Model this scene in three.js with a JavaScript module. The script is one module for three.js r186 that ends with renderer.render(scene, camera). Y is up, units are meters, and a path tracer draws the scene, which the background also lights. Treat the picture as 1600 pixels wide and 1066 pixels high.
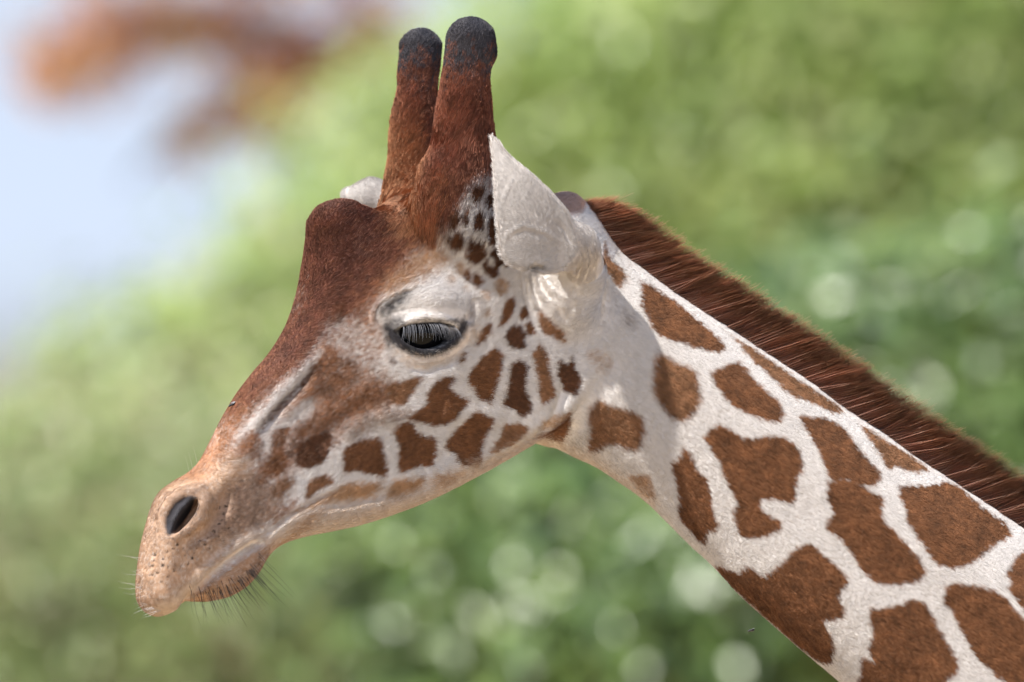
import * as THREE from 'three';
import { ImprovedNoise } from 'three/addons/math/ImprovedNoise.js';
import { mergeGeometries } from 'three/addons/utils/BufferGeometryUtils.js';

// ------------------------------------------------------------------ camera, sky, sun, exposure
const D = 9, EYE = 3.6, S = 0.00075;                 // camera distance, camera height, metres per photo pixel at the giraffe
const scene = new THREE.Scene();
const camera = new THREE.PerspectiveCamera(2 * Math.atan(1066 * S / 2 / D) * 180 / Math.PI, 1024 / 682, 0.1, 900);
camera.position.set(0, EYE, D); camera.lookAt(0, EYE, 0);
camera.focus = D - 0.08; camera.userData.fStop = 2.9;

function makeSky() {
  const w = 512, h = 256, a = new Float32Array(w * h * 4), noise = new ImprovedNoise();
  for (let j = 0; j < h; j++) for (let i = 0; i < w; i++) {
    const el = (j + 0.5) / h * Math.PI - Math.PI / 2, az = i / w * 2 * Math.PI, k = 4 * (j * w + i);
    const t = Math.max(0, Math.sin(el)), g = Math.pow(t, 0.55);
    const x = Math.cos(el) * Math.cos(az), y = Math.sin(el), z = Math.cos(el) * Math.sin(az);
    const c = Math.max(0, noise.noise(x * 3, y * 5 + 4, z * 3) + 0.5 * noise.noise(x * 7, y * 11 + 9, z * 7)) * 0.5 * Math.min(1, t * 4);
    const air = [0.375 - 0.17 * g, 0.425 - 0.13 * g, 0.51 - 0.04 * g];
    for (let m = 0; m < 3; m++) a[k + m] = el < 0 ? 0.2 : air[m] * (1 - c) + 0.62 * c;
    a[k + 3] = 1;
  }
  const t = new THREE.DataTexture(a, w, h, THREE.RGBAFormat, THREE.FloatType);
  t.mapping = THREE.EquirectangularReflectionMapping; t.magFilter = THREE.LinearFilter; t.wrapS = THREE.RepeatWrapping; t.needsUpdate = true;
  return t;
}
scene.background = makeSky(); scene.environment = scene.background;
const SUN = new THREE.Vector3(-0.48, 0.82, 0.30).normalize();
const sun = new THREE.DirectionalLight(new THREE.Color().setRGB(1, 0.955, 0.89), 4.8);
sun.position.copy(SUN).multiplyScalar(40).add(new THREE.Vector3(0, EYE, -6)); sun.target.position.set(0, EYE, -6);
sun.castShadow = true; sun.shadow.radius = 3; Object.assign(sun.shadow.camera, { left: -25, right: 25, top: 25, bottom: -25, near: 1, far: 120 }); sun.shadow.mapSize.set(4096, 4096);
scene.add(sun, sun.target);
const renderer = new THREE.WebGLRenderer({ antialias: true });
renderer.toneMapping = THREE.LinearToneMapping; renderer.toneMappingExposure = 2.0;
renderer.shadowMap.enabled = true;

// ------------------------------------------------------------------ helpers
let seed = 12345;
const rnd = () => { seed = (seed + 0x6D2B79F5) | 0; let t = Math.imul(seed ^ (seed >>> 15), 1 | seed); t = (t + Math.imul(t ^ (t >>> 7), 61 | t)) ^ t; return ((t ^ (t >>> 14)) >>> 0) / 4294967296; };
const rr = (a, b) => a + (b - a) * rnd();
const gaussian = () => Math.sqrt(-2 * Math.log(1 - rnd())) * Math.cos(6.2832 * rnd());
const PN = new ImprovedNoise();
const nz = (x, y, z, f) => PN.noise(x * f + 31.4, y * f + 17.2, z * f + 5.7);
const clamp = (x, a, b) => x < a ? a : x > b ? b : x;
const sstep = (a, b, x) => { const t = clamp((x - a) / (b - a), 0, 1); return t * t * (3 - 2 * t); };
const V = (x, y, z) => new THREE.Vector3(x, y, z);
const lin = (r, g, b) => new THREE.Color().setRGB(r, g, b);
const CAM = V(0, EYE, D);
function rayDir(px, py) { return V((px - 800) * S, (533 - py) * S, -D).normalize(); }         // a photo pixel gives a direction only
function at(px, py, z = 0) { const k = (D - z) / D; return V((px - 800) * S * k, EYE + (533 - py) * S * k, z); }
const used = {};
function numbered(name) { const n = used[name] = (used[name] ?? -1) + 1; return n ? `${name}_${String(n).padStart(3, '0')}` : name; }
function thing(name, label, category, group) { const o = new THREE.Group(); o.name = numbered(name); o.userData = { label, category }; if (group) o.userData.group = group; scene.add(o); return o; }
function mesh(name, geometry, material, parent) { const m = new THREE.Mesh(geometry, material); m.name = name; m.castShadow = m.receiveShadow = true; parent.add(m); return m; }
function catmull(pts, n) { const c = new THREE.CatmullRomCurve3(pts.map(([x, y]) => V(x, y, 0)), true, 'centripetal'); return c.getPoints(n).slice(0, n).map((p) => [p.x, p.y]); }
function sdPoly(p, x, y) {                                // > 0 inside
  let d = 1e9, s = false;
  for (let i = 0, j = p.length - 1; i < p.length; j = i++) {
    const ax = p[i][0], ay = p[i][1], bx = p[j][0], by = p[j][1], ex = bx - ax, ey = by - ay, wx = x - ax, wy = y - ay;
    const t = clamp((wx * ex + wy * ey) / (ex * ex + ey * ey + 1e-18), 0, 1), dx = wx - ex * t, dy = wy - ey * t;
    d = Math.min(d, dx * dx + dy * dy);
    if ((ay > y) !== (by > y) && x < ex * (y - ay) / ey + ax) s = !s;
  }
  return s ? Math.sqrt(d) : -Math.sqrt(d);
}
const smin = (a, b, k) => { const h = Math.max(k - Math.abs(a - b), 0) / k; return Math.min(a, b) - h * h * k * 0.25; };
const smax = (a, b, k) => -smin(-a, -b, k);
class Grid2 {                                             // a few fields sampled on a sheet and read back smoothly
  constructor(x0, x1, y0, y1, h, n, fn) {
    this.x0 = x0; this.y0 = y0; this.h = h; this.n = n; this.w = Math.ceil((x1 - x0) / h) + 1; this.e = Math.ceil((y1 - y0) / h) + 1;
    this.a = new Float32Array(this.w * this.e * n); this.out = new Float64Array(n);
    for (let j = 0; j < this.e; j++) for (let i = 0; i < this.w; i++) { const r = fn(x0 + i * h, y0 + j * h); for (let k = 0; k < n; k++) this.a[(j * this.w + i) * n + k] = r[k]; }
  }
  get(x, y) {
    const { w, e, n, a, out } = this;
    const fx = clamp((x - this.x0) / this.h, 0, w - 1.001), fy = clamp((y - this.y0) / this.h, 0, e - 1.001), i = fx | 0, j = fy | 0, tx = fx - i, ty = fy - j, o = (j * w + i) * n;
    for (let k = 0; k < n; k++) { const p = o + k; out[k] = (a[p] * (1 - tx) + a[p + n] * tx) * (1 - ty) + (a[p + w * n] * (1 - tx) + a[p + w * n + n] * tx) * ty; }
    return out;
  }
}

// ------------------------------------------------------------------ ground
{
  const g = new THREE.PlaneGeometry(900, 900, 1, 1); g.rotateX(-Math.PI / 2);
  const w = 512, a = new Uint8Array(w * w * 4);
  for (let j = 0; j < w; j++) for (let i = 0; i < w; i++) {
    const u = i / w * 6.2832, v = j / w * 6.2832, n = PN.noise(Math.cos(u) * 4 + 9, Math.sin(u) * 4, Math.cos(v) * 4 + Math.sin(v) * 7) * 0.5 + 0.5, f = rnd(), k = 4 * (j * w + i);
    a[k] = 140 + 26 * n + 22 * f; a[k + 1] = 120 + 26 * n + 20 * f; a[k + 2] = 92 + 24 * n + 18 * f; a[k + 3] = 255;
  }
  const t = new THREE.DataTexture(a, w, w); t.colorSpace = THREE.SRGBColorSpace; t.magFilter = THREE.LinearFilter; t.wrapS = t.wrapT = THREE.RepeatWrapping; t.repeat.set(220, 220); t.needsUpdate = true;
  const m = mesh('ground', g, new THREE.MeshStandardMaterial({ map: t, roughness: 1 }), scene);
  m.userData = { kind: 'structure', label: 'dry sandy ground of the enclosure', category: 'ground' };
}

// ------------------------------------------------------------------ trees and shrubs behind
class Leaves {                                            // leaf-sized folded faces, gathered into one crown
  constructor() { this.p = []; this.c = []; }
  add(c, n, s, long, col) {                                 // centre, the way the blade faces, length, length over width
    const a = V(gaussian(), gaussian() - 0.5, gaussian()); a.addScaledVector(n, -a.dot(n)).normalize();
    const b = n.clone().cross(a), h = s / long / 2, f = s * 0.06;
    const P = [c.clone().addScaledVector(a, -s / 2), c.clone().addScaledVector(b, h).addScaledVector(n, f), c.clone().addScaledVector(a, s / 2), c.clone().addScaledVector(b, -h).addScaledVector(n, f)];
    for (const k of [0, 2, 1, 0, 3, 2]) { this.p.push(P[k].x, P[k].y, P[k].z); this.c.push(...col); }
  }
  build(parent, material) {
    const g = new THREE.BufferGeometry(); g.setAttribute('position', new THREE.Float32BufferAttribute(this.p, 3)); g.setAttribute('color', new THREE.Float32BufferAttribute(this.c, 3)); g.computeVertexNormals();
    const m = mesh('crown', g, material, parent); m.userData.kind = 'stuff'; return m;
  }
}
const barkMat = new THREE.MeshStandardMaterial({ color: lin(0.10, 0.075, 0.055), roughness: 0.95 });
function limb(pts, r0, r1, n = 7) {
  const c = new THREE.CatmullRomCurve3(pts), m = 14, pos = [], idx = [], fr = c.computeFrenetFrames(m);
  for (let i = 0; i <= m; i++) {
    const p = c.getPoint(i / m), r = (r0 + (r1 - r0) * i / m) * (1 + 0.12 * Math.sin(i * 2.3));
    for (let k = 0; k < n; k++) { const a = k / n * 6.2832, q = p.clone().addScaledVector(fr.normals[i], Math.cos(a) * r).addScaledVector(fr.binormals[i], Math.sin(a) * r); pos.push(q.x, q.y, q.z); }
  }
  for (let i = 0; i < m; i++) for (let k = 0; k < n; k++) { const a = i * n + k, b = i * n + (k + 1) % n; idx.push(a, b, a + n, b, b + n, a + n); }
  const g = new THREE.BufferGeometry(); g.setAttribute('position', new THREE.Float32BufferAttribute(pos, 3)); g.setIndex(idx); g.computeVertexNormals(); return g;
}
const leafMats = {};
function leafMat(rough, trans) { return leafMats[rough + '/' + trans] ??= trans ? new THREE.MeshPhysicalMaterial({ vertexColors: true, roughness: rough, transmission: trans, thickness: 0, side: THREE.DoubleSide }) : new THREE.MeshStandardMaterial({ vertexColors: true, roughness: rough, side: THREE.DoubleSide }); }
// a tree: trunk base under its crown, limbs into it, crown of clumps in lumpy lobes
function tree(name, label, group, center, radii, o) {
  const t = thing(name, label, o.shrub ? 'shrub' : 'tree', group), base = V(center.x + (o.lean ?? 0), 0, center.z);
  t.position.copy(base);
  const c = center.clone().sub(base), lobes = [], geos = [];
  for (let i = 0; i < (o.lobes ?? 14); i++) {
    const d = V(gaussian(), gaussian(), gaussian()).normalize(), k = Math.cbrt(rr(0.25, 1));
    lobes.push([c.clone().add(V(d.x * radii[0] * k * 0.75, d.y * radii[1] * k * 0.75, d.z * radii[2] * k * 0.75)), rr(0.28, 0.48)]);
  }
  const stem = V(0, Math.max(0.3, c.y - radii[1] * 0.7), 0);
  geos.push(limb([V(0, -0.1, 0), V(stem.x * 0.3 + 0.05, stem.y * 0.5, 0.04), stem], o.trunk, o.trunk * 0.7, 9));
  for (const [p] of lobes) geos.push(limb([stem.clone().setY(stem.y - 0.1), stem.clone().lerp(p, 0.5).add(V(rr(-.2, .2), rr(0, .3), rr(-.2, .2))), p], o.trunk * 0.4, 0.012, 5));
  const tr = mesh('trunk', mergeGeometries(geos), barkMat, t);
  const lv = new Leaves();
  for (let i = 0; i < o.count; i++) {                       // twigs of a dozen leaves, thicker towards the outside of each lobe
    const [lc, lr] = lobes[(rnd() * lobes.length) | 0], d = V(gaussian(), gaussian(), gaussian()).normalize(), k = Math.cbrt(rr(0.25, 1));
    const p = lc.clone().add(V(d.x * radii[0] * lr * k, d.y * radii[1] * lr * k, d.z * radii[2] * lr * k)), b = o.colors[(rnd() * o.colors.length) | 0], v = rr(0.8, 1.2);
    if (p.y < 0.15) p.y = rr(0.15, 0.5);
    for (let m = 0; m < 12; m++) { const q = p.clone().add(V(gaussian(), gaussian(), gaussian()).multiplyScalar(o.spread * 0.4)), w = v * rr(0.85, 1.15); lv.add(q, d.clone().multiplyScalar(0.4).addScaledVector(SUN, 0.5).add(V(gaussian() * 0.35, gaussian() * 0.35, (o.shrub ? 0.3 : 0.1) + gaussian() * 0.35)).normalize(), o.leaf * rr(0.7, 1.25), o.long ?? 2, [b[0] * w, b[1] * w, b[2] * w]); }
  }
  lv.build(t, leafMat(o.rough, o.trans ?? 0.4)); return t;
}
const bg = (px, py, dist) => at(px, py, D - dist);
const YG = [[0.34, 0.43, 0.10], [0.29, 0.40, 0.085], [0.39, 0.44, 0.14]], DG = [[0.08, 0.135, 0.028], [0.105, 0.155, 0.03], [0.06, 0.11, 0.032]], OL = [[0.26, 0.33, 0.10], [0.28, 0.33, 0.12], [0.22, 0.31, 0.09], [0.32, 0.28, 0.15]];
tree('broadleaf_tree', 'bright yellow-green tree, the largest, towering behind the giraffe neck', null, bg(1230, 440, 36), [2.6, 2.2, 1.5], { trunk: 0.16, leaf: 0.13, spread: 0.4, count: 8000, colors: YG, rough: 0.4, trans: 0.5, lobes: 44 });
tree('broadleaf_tree', 'yellow-green tree spreading below the pale sky', null, bg(500, 880, 33), [1.8, 1.5, 1.2], { trunk: 0.12, leaf: 0.12, spread: 0.4, count: 4200, colors: YG.concat(OL), rough: 0.4, lobes: 24 });
tree('glossy_shrub', 'dark green glossy-leaved shrub behind the brown mane', null, bg(1480, 760, 22), [0.8, 0.72, 0.6], { shrub: 1, trunk: 0.06, leaf: 0.10, spread: 0.25, count: 2000, colors: DG, rough: 0.36, trans: 0, lobes: 16, long: 1.8 });
tree('glossy_shrub', 'mid green glossy-leaved shrub below the giraffe throat', null, bg(930, 1000, 22), [0.75, 0.62, 0.6], { shrub: 1, trunk: 0.06, leaf: 0.10, spread: 0.25, count: 1800, colors: DG.concat([[0.13, 0.20, 0.05]]), rough: 0.36, trans: 0, lobes: 16, long: 1.8 });
tree('olive_shrub', 'olive green shrub below the giraffe muzzle', null, bg(160, 1000, 27), [0.95, 0.95, 0.8], { shrub: 1, trunk: 0.07, leaf: 0.09, spread: 0.35, count: 2200, colors: OL, rough: 0.4, lobes: 18, long: 3 });
for (const [px, py, d, rx, ry, n, cs, what] of [[200, 1150, 46, 2.6, 2.2, 2600, OL.concat(DG), 'dull green tree filling the gap behind the olive shrub'], [950, 1000, 44, 2.8, 2.4, 3000, DG.concat(OL), 'dark green tree standing behind the glossy shrubs'], [1650, 700, 45, 2.4, 2.8, 2800, DG.concat(YG), 'mixed green tree standing behind the mane and the dark shrub']])
  tree('broadleaf_tree', what, 'trees of the far row', bg(px, py, d), [rx, ry, 1.5], { trunk: 0.18, leaf: 0.14, spread: 0.5, count: n, colors: cs, rough: 0.4, lobes: 22 });
// copper-leaved tree whose outer branches hang into the sky
{
  const dist = 40, t = thing('copper_tree', 'tree with orange-brown leaves on thin branches against the sky', 'tree'), stem = bg(640, 60, dist);
  t.position.set(stem.x, 0, stem.z);
  const L = (px, py, dz = 0) => bg(px, py, dist - dz).sub(t.position), geos = [];
  geos.push(limb([V(0, -0.1, 0), V(0.1, 2.2, 0), V(0, stem.y, 0)], 0.16, 0.09, 9));
  const arcs = [[[620, 90], [520, 95], [440, 75], [330, 45], [200, 45], [60, 95]], [[620, 90], [500, 60], [380, 20], [250, 5], [140, 20]], [[560, 95], [460, 110], [400, 140], [330, 190], [250, 230], [200, 285]], [[560, 95], [490, 130], [440, 160], [400, 205]], [[620, 60], [500, -60], [330, -90], [120, -80]], [[330, 45], [220, 85], [120, 105], [75, 140]]];
  const pts = [];
  arcs.forEach((a, ai) => {
    const p = a.map(([x, y], i) => L(x, y, (ai - 2) * 0.12 + 0.1 * i)); geos.push(limb(p, 0.05, 0.012, 5));
    const c = new THREE.CatmullRomCurve3(p);
    for (let k = 0; k < (ai === 2 ? 40 : 45); k++) { const u = ai === 2 ? rr(0.05, 0.75) : clamp((0.12 + 0.21 * ((k * 5 / 45) | 0)) + gaussian() * 0.035, 0.05, 1); pts.push([c.getPoint(u).add(V(gaussian(), gaussian(), gaussian()).multiplyScalar(ai === 2 ? 0.04 : 0.07)), u]); }
  });
  mesh('trunk', mergeGeometries(geos), barkMat, t);
  const lv = new Leaves(), cs = [[0.55, 0.24, 0.06], [0.48, 0.22, 0.08], [0.58, 0.36, 0.10], [0.38, 0.15, 0.13]];
  for (const [p] of pts) { const b = cs[(rnd() * 4) | 0]; for (let m = 0; m < 14; m++) lv.add(p.clone().add(V(gaussian(), gaussian(), gaussian()).multiplyScalar(0.075)), V(gaussian(), gaussian() + 0.6, gaussian() + 0.3).normalize(), rr(0.06, 0.1), 1.8, b); }
  lv.build(t, leafMat(0.5, 0.4));
}

// ------------------------------------------------------------------ the giraffe: shape
const PSI = 20 * Math.PI / 180, ROLL = 4 * Math.PI / 180, TH = 5 * Math.PI / 180;
function frame(O, L) { const e1 = V(0, 1, 0).cross(L).normalize(), e2 = L.clone().cross(e1); return { O, L, e1, e2 }; }   // e1 to the right, e2 up, L out of the near side
const HF = frame(at(640, 520, 0), V(Math.sin(PSI) * Math.cos(ROLL), Math.sin(ROLL), Math.cos(PSI) * Math.cos(ROLL)));
function onPlane(f, px, py, w = 0) { const d = rayDir(px, py), t = (w - CAM.clone().sub(f.O).dot(f.L)) / d.dot(f.L); return CAM.clone().addScaledVector(d, t); }
const NF = frame(onPlane(HF, 900, 480), V(-Math.sin(TH), 0, Math.cos(TH)));
const uvOf = (f, p) => { const d = p.clone().sub(f.O); return [d.dot(f.e1), d.dot(f.e2)]; };
const toUV = (f, px, py) => uvOf(f, onPlane(f, px, py));

const headOutline = [[246, 963], [228, 955], [217, 938], [215, 910], [218, 880], [223, 850], [232, 815], [240, 790], [252, 768], [272, 752], [295, 738], [312, 722], [330, 690], [348, 655], [370, 617], [395, 584], [425, 549], [450, 507], [466, 460], [474, 420], [481, 380], [484, 352], [494, 331], [512, 318], [535, 314], [555, 320], [578, 327], [600, 322], [640, 318], [700, 315], [780, 312], [850, 306], [885, 302], [908, 318], [935, 350], [960, 420], [965, 500], [940, 580], [905, 635], [872, 670], [838, 690], [800, 712], [760, 735], [720, 757], [680, 777], [640, 794], [600, 808], [560, 820], [520, 829], [480, 837], [452, 845], [432, 855], [418, 868], [409, 882], [398, 900], [380, 919], [355, 933], [325, 940], [300, 940], [286, 940], [270, 955]];
// half widths (mm) and edge roundness (mm) over the side of the head
const headCtl = [[240, 930, 36, 28], [262, 850, 46, 30], [300, 780, 47, 32], [350, 720, 43, 34], [330, 880, 43, 25], [380, 895, 29, 20], [325, 925, 27, 20], [430, 790, 46, 28], [420, 640, 42, 34], [400, 700, 45, 34], [500, 560, 56, 40], [460, 510, 40, 34], [470, 805, 38, 22], [560, 790, 40, 22], [500, 700, 52, 34], [560, 680, 60, 36], [640, 775, 43, 20], [700, 730, 56, 24], [640, 620, 74, 40], [540, 450, 62, 44], [520, 345, 30, 24], [500, 400, 42, 34], [600, 390, 62, 40], [630, 480, 88, 50], [700, 490, 92, 50], [700, 400, 82, 45], [760, 570, 86, 40], [800, 660, 72, 26], [850, 640, 72, 30], [840, 540, 86, 40], [840, 410, 76, 45], [890, 350, 52, 36], [940, 460, 66, 45]];
const headBumps = [[640, 478, 44, 34, 13], [648, 545, 60, 22, -3], [735, 470, 30, 40, 4], [600, 655, 40, 16, 3], [330, 790, 26, 26, 0], [270, 800, 34, 40, 3]];   // px, py, sx, sy, mm
const HP = catmull(headOutline.map(([x, y]) => toUV(HF, x, y)), 360);
const HC = headCtl.map(([x, y, a, b]) => [...toUV(HF, x, y), a / 1000, b / 1000]), HB = headBumps.map(([x, y, a, b, c]) => [...toUV(HF, x, y), a * S, b * S, c / 1000]);
const headGrid = new Grid2(-0.5, 0.34, -0.42, 0.3, 0.0025, 3, (u, v) => {
  let s = 1e-9, W = 0, C = 0;
  for (const [a, b, w, c] of HC) { const e = Math.exp(-((u - a) ** 2 + (v - b) ** 2) / (2 * 0.042 ** 2)); s += e; W += e * w; C += e * c; }
  W = s > 1e-7 ? W / s : 0.05; C = s > 1e-7 ? C / s : 0.03;
  for (const [a, b, x, y, h] of HB) W += h * Math.exp(-0.7 * (((u - a) / x) ** 2 + ((v - b) / y) ** 2));
  return [sdPoly(HP, u, v), W, C];
});
function inflate(d, W, C, w) { const q = Math.max(0, 1 - d / C); return (Math.sqrt(q * q + (w / W) * (w / W)) - 1) * Math.min(C, W); }

const maneLine = [[886, 326], [905, 340], [934, 368], [994, 413], [1050, 455], [1095, 485], [1163, 530], [1219, 567], [1275, 605], [1310, 632], [1377, 677], [1436, 719], [1492, 756], [1543, 790], [1600, 829], [1700, 897], [1800, 964], [1960, 1072]];
const neckOutline = [[800, 430], [845, 345], [880, 322], ...maneLine.map(([x, y]) => [x + 2, y - 5]), [2060, 1300], [1960, 1500], [1900, 1590], [1750, 1455], [1600, 1320], [1450, 1188], [1312, 1065], [1260, 1021], [1208, 976], [1160, 932], [1112, 882], [1080, 852], [1040, 812], [1000, 776], [960, 748], [930, 729], [896, 713], [869, 700], [840, 690], [810, 640], [790, 540]];
const NP = catmull(neckOutline.map(([x, y]) => toUV(NF, x, y)), 320);
const neckGrid = new Grid2(-0.16, 0.95, -0.95, 0.2, 0.004, 1, (u, v) => [sdPoly(NP, u, v)]);

// horns (ossicones): px, py, lateral mm, radius px
const horn = (rows) => rows.map(([x, y, w, r]) => { const p = onPlane(HF, x, y, w / 1000); return [p.x, p.y, p.z, r * S]; });
const cr = (a, b, c, d, t) => b + 0.5 * t * (c - a + t * (2 * a - 5 * b + 4 * c - d + t * (3 * (b - c) + d - a)));
const smoothRows = (rows, n) => { const a = new THREE.CatmullRomCurve3(rows.map((r) => V(r[0], r[1], r[2]))), m = rows.length - 1; return Array.from({ length: n + 1 }, (_, i) => { const k = Math.min(m - 1, (i / n * m) | 0), t = i / n * m - k; return [...a.getPoint(i / n).toArray(), cr(rows[Math.max(0, k - 1)][3], rows[k][3], rows[k + 1][3], rows[Math.min(m, k + 2)][3], t)]; }); };
function hornField(h, x, y, z) {                          // round body swept along a gently curved axis
  const n = h.length - 1, a = h[0], b = h[n], ex = b[0] - a[0], ey = b[1] - a[1], ez = b[2] - a[2];
  const t = clamp(((x - a[0]) * ex + (y - a[1]) * ey + (z - a[2]) * ez) / (ex * ex + ey * ey + ez * ez), 0, 1) * n, k = Math.min(n - 1, t | 0), f = t - k, p = h[k], q = h[k + 1];
  return (Math.hypot(x - p[0] - (q[0] - p[0]) * f, y - p[1] - (q[1] - p[1]) * f, z - p[2] - (q[2] - p[2]) * f) - p[3] - (q[3] - p[3]) * f) * 0.94;
}
const hornNear = smoothRows(horn([[706, 352, 56, 66], [711, 300, 60, 63], [722, 240, 63, 50], [725, 180, 66, 42], [728, 120, 68, 36.5], [735, 66, 69, 38]]), 60), hornKnob = horn([[743, 82, 72, 31], [737, 70, 69, 36]]);
const hornFar = smoothRows(horn([[690, 372, -40, 96], [672, 305, -50, 79], [655, 240, -57, 54], [647, 180, -63, 42], [650, 120, -66, 36], [657, 79, -67, 33]]), 60);
function chain(rows, x, y, z, soft = 0.012) {
  let d = 1e9;
  for (let i = 0; i + 1 < rows.length; i++) {
    const a = rows[i], b = rows[i + 1], ex = b[0] - a[0], ey = b[1] - a[1], ez = b[2] - a[2], px = x - a[0], py = y - a[1], pz = z - a[2];
    const t = clamp((px * ex + py * ey + pz * ez) / (ex * ex + ey * ey + ez * ez), 0, 1);
    const k = Math.hypot(px - ex * t, py - ey * t, pz - ez * t) - (a[3] + (b[3] - a[3]) * t);
    d = d > 1e8 ? k : smin(d, k, soft);
  }
  return d;
}
// near ear: a cupped leaf standing out from the head, tip up
const earBaseZ = 0.078;
const earZ = (x, y, b) => { const u = (b.x - x) / 0.10, v = (y - b.y) / 0.15; return earBaseZ + 0.082 * u - 0.048 * u * u + 0.012 * v - 0.030 * Math.max(0, v) * Math.max(0, v) - 0.018 * Math.max(0, -v) * 4 * Math.max(0, -v); };
const earB = at(905, 405, earBaseZ);
const EARPX = [[770, 213], [767, 226], [770, 255], [774, 295], [777, 335], [781, 372], [785, 394], [794, 411], [812, 420], [836, 425], [856, 428], [876, 425], [896, 416], [909, 398], [908, 375], [899, 350], [886, 327], [864, 302], [838, 277], [812, 256], [792, 236], [780, 220]];
const EP = catmull(EARPX.map(([x, y]) => { const p = at(x, y, earBaseZ + 0.03); return [p.x, p.y]; }), 140);
const earGrid = new Grid2(-0.09, 0.14, EYE + 0.03, EYE + 0.27, 0.002, 1, (u, v) => [sdPoly(EP, u, v)]);
function earField(x, y, z) {
  if (x < -0.06 || x > 0.13 || y < EYE + 0.05 || y > EYE + 0.26 || z < 0 || z > 0.22) return 0.05;
  const d = earGrid.get(x, y)[0], base = sstep(0.05, 0.10, x), W = 0.0030 + 0.010 * base, w = (z - earZ(x, y, earB)) * 0.88;
  return (Math.sqrt(Math.max(0, 1 - d / 0.007) ** 2 + (w / W) ** 2) - 1) * Math.min(W, 0.007);
}
const earRoot = [[868, 388, 0.064, 20], [902, 392, 0.046, 32], [908, 425, 0.026, 34], [888, 470, 0.014, 34]].map(([x, y, z, r]) => { const p = at(x, y, z); return [p.x, p.y, p.z, r * S]; });
const farEarRows = [[548, 306, -165, 15], [580, 306, -150, 26], [640, 330, -120, 30], [720, 380, -70, 30]].map(([x, y, w, r]) => { const p = onPlane(HF, x, y, w / 1000); return [p.x, p.y, p.z, r * S]; });
const body = [[[0.80, 2.98, 0.05, 0.11], [1.2, 2.66, 0.09, 0.17], [1.6, 2.28, 0.1, 0.27]], [[1.62, 2.18, 0.1, 0.36], [2.05, 2.0, 0.1, 0.42], [2.75, 1.98, 0.1, 0.34]], ...[-0.06, 0.26].map((z) => [[1.68, 1.95, z, 0.17], [1.7, 1.15, z, 0.085], [1.68, 1.05, z, 0.075], [1.7, 0.2, z, 0.05], [1.66, 0.07, z, 0.07]]), ...[-0.06, 0.26].map((z) => [[2.82, 1.85, z, 0.2], [2.74, 1.3, z, 0.1], [2.9, 0.95, z, 0.07], [2.86, 0.2, z, 0.05], [2.82, 0.07, z, 0.07]]), [[3.06, 2.1, 0.1, 0.04], [3.16, 1.5, 0.1, 0.02], [3.14, 1.1, 0.1, 0.035]]];

let ZONE = 0; const HEAD = 0, NECK = 1, HORN = 2, EAR = 3, BODY = 4;
function field0(x, y, z) {
  let dx = x - HF.O.x, dy = y - HF.O.y, dz = z - HF.O.z, f = 1, hd = 1, nd = 1;
  ZONE = HEAD;
  if (x < 0.3) {
    const g = headGrid.get(dx * HF.e1.x + dy * HF.e1.y + dz * HF.e1.z, dx * HF.e2.x + dy * HF.e2.y + dz * HF.e2.z);
    f = hd = inflate(g[0], g[1], g[2], dx * HF.L.x + dy * HF.L.y + dz * HF.L.z);
  }
  if (x > -0.06 && x < 0.95) {
    dx = x - NF.O.x; dy = y - NF.O.y; dz = z - NF.O.z;
    const u = dx * NF.e1.x + dy * NF.e1.y + dz * NF.e1.z, v = dx * NF.e2.x + dy * NF.e2.y + dz * NF.e2.z, g = neckGrid.get(u, v);
    nd = inflate(g[0], 0.078 + 0.03 * clamp(u, 0, 1), 0.105, dx * NF.L.x + dy * NF.L.y + dz * NF.L.z);
    if (nd < f) ZONE = NECK;
    f = smin(f, nd, 0.014);
  }
  if (y > EYE + 0.06 && x < 0.1 && x > -0.25) {
    const a = hornField(hornNear, x, y, z), b = hornField(hornFar, x, y, z), h = Math.min(a, b);
    if (h < f) ZONE = HORN;
    f = smin(smin(f, smin(a, chain(hornKnob, x, y, z), 0.006), 0.028), b, 0.032);
    const fe = chain(farEarRows, x, y, z); if (fe < f) ZONE = EAR;
    f = smin(f, fe, 0.008);
  }
  if (x > -0.07 && x < 0.17 && y > EYE - 0.04) { const e = earField(x, y, z); if (e < f) ZONE = EAR; f = smin(smin(f, chain(earRoot, x, y, z, 0.01), 0.034), e, 0.006 + 0.03 * sstep(0.035, 0.08, x)); }
  if (x > 0.5) { for (const b of body) { const k = chain(b, x, y, z); if (k < f) ZONE = BODY; f = smin(f, k, 0.12); } }
  return f;
}
function march(fn, px, py, z0 = 0.32) {                   // where the photo pixel's ray first meets the giraffe, or passes nearest to it
  const d = rayDir(px, py); let t = (D - z0) / -d.z, best = 1e9, bp = null;
  for (let i = 0; i < 400; i++) {
    const p = CAM.clone().addScaledVector(d, t), f = fn(p.x, p.y, p.z);
    if (f < best) { best = f; bp = p; }
    if (f < 0.0002) return p;
    t += Math.max(0.0006, f * 0.5); if (D + d.z * t < -0.3) break;
  }
  return bp;
}
function grad(fn, p, e = 0.0012) { return V(fn(p.x + e, p.y, p.z) - fn(p.x - e, p.y, p.z), fn(p.x, p.y + e, p.z) - fn(p.x, p.y - e, p.z), fn(p.x, p.y, p.z + e) - fn(p.x, p.y, p.z - e)).normalize(); }

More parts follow.
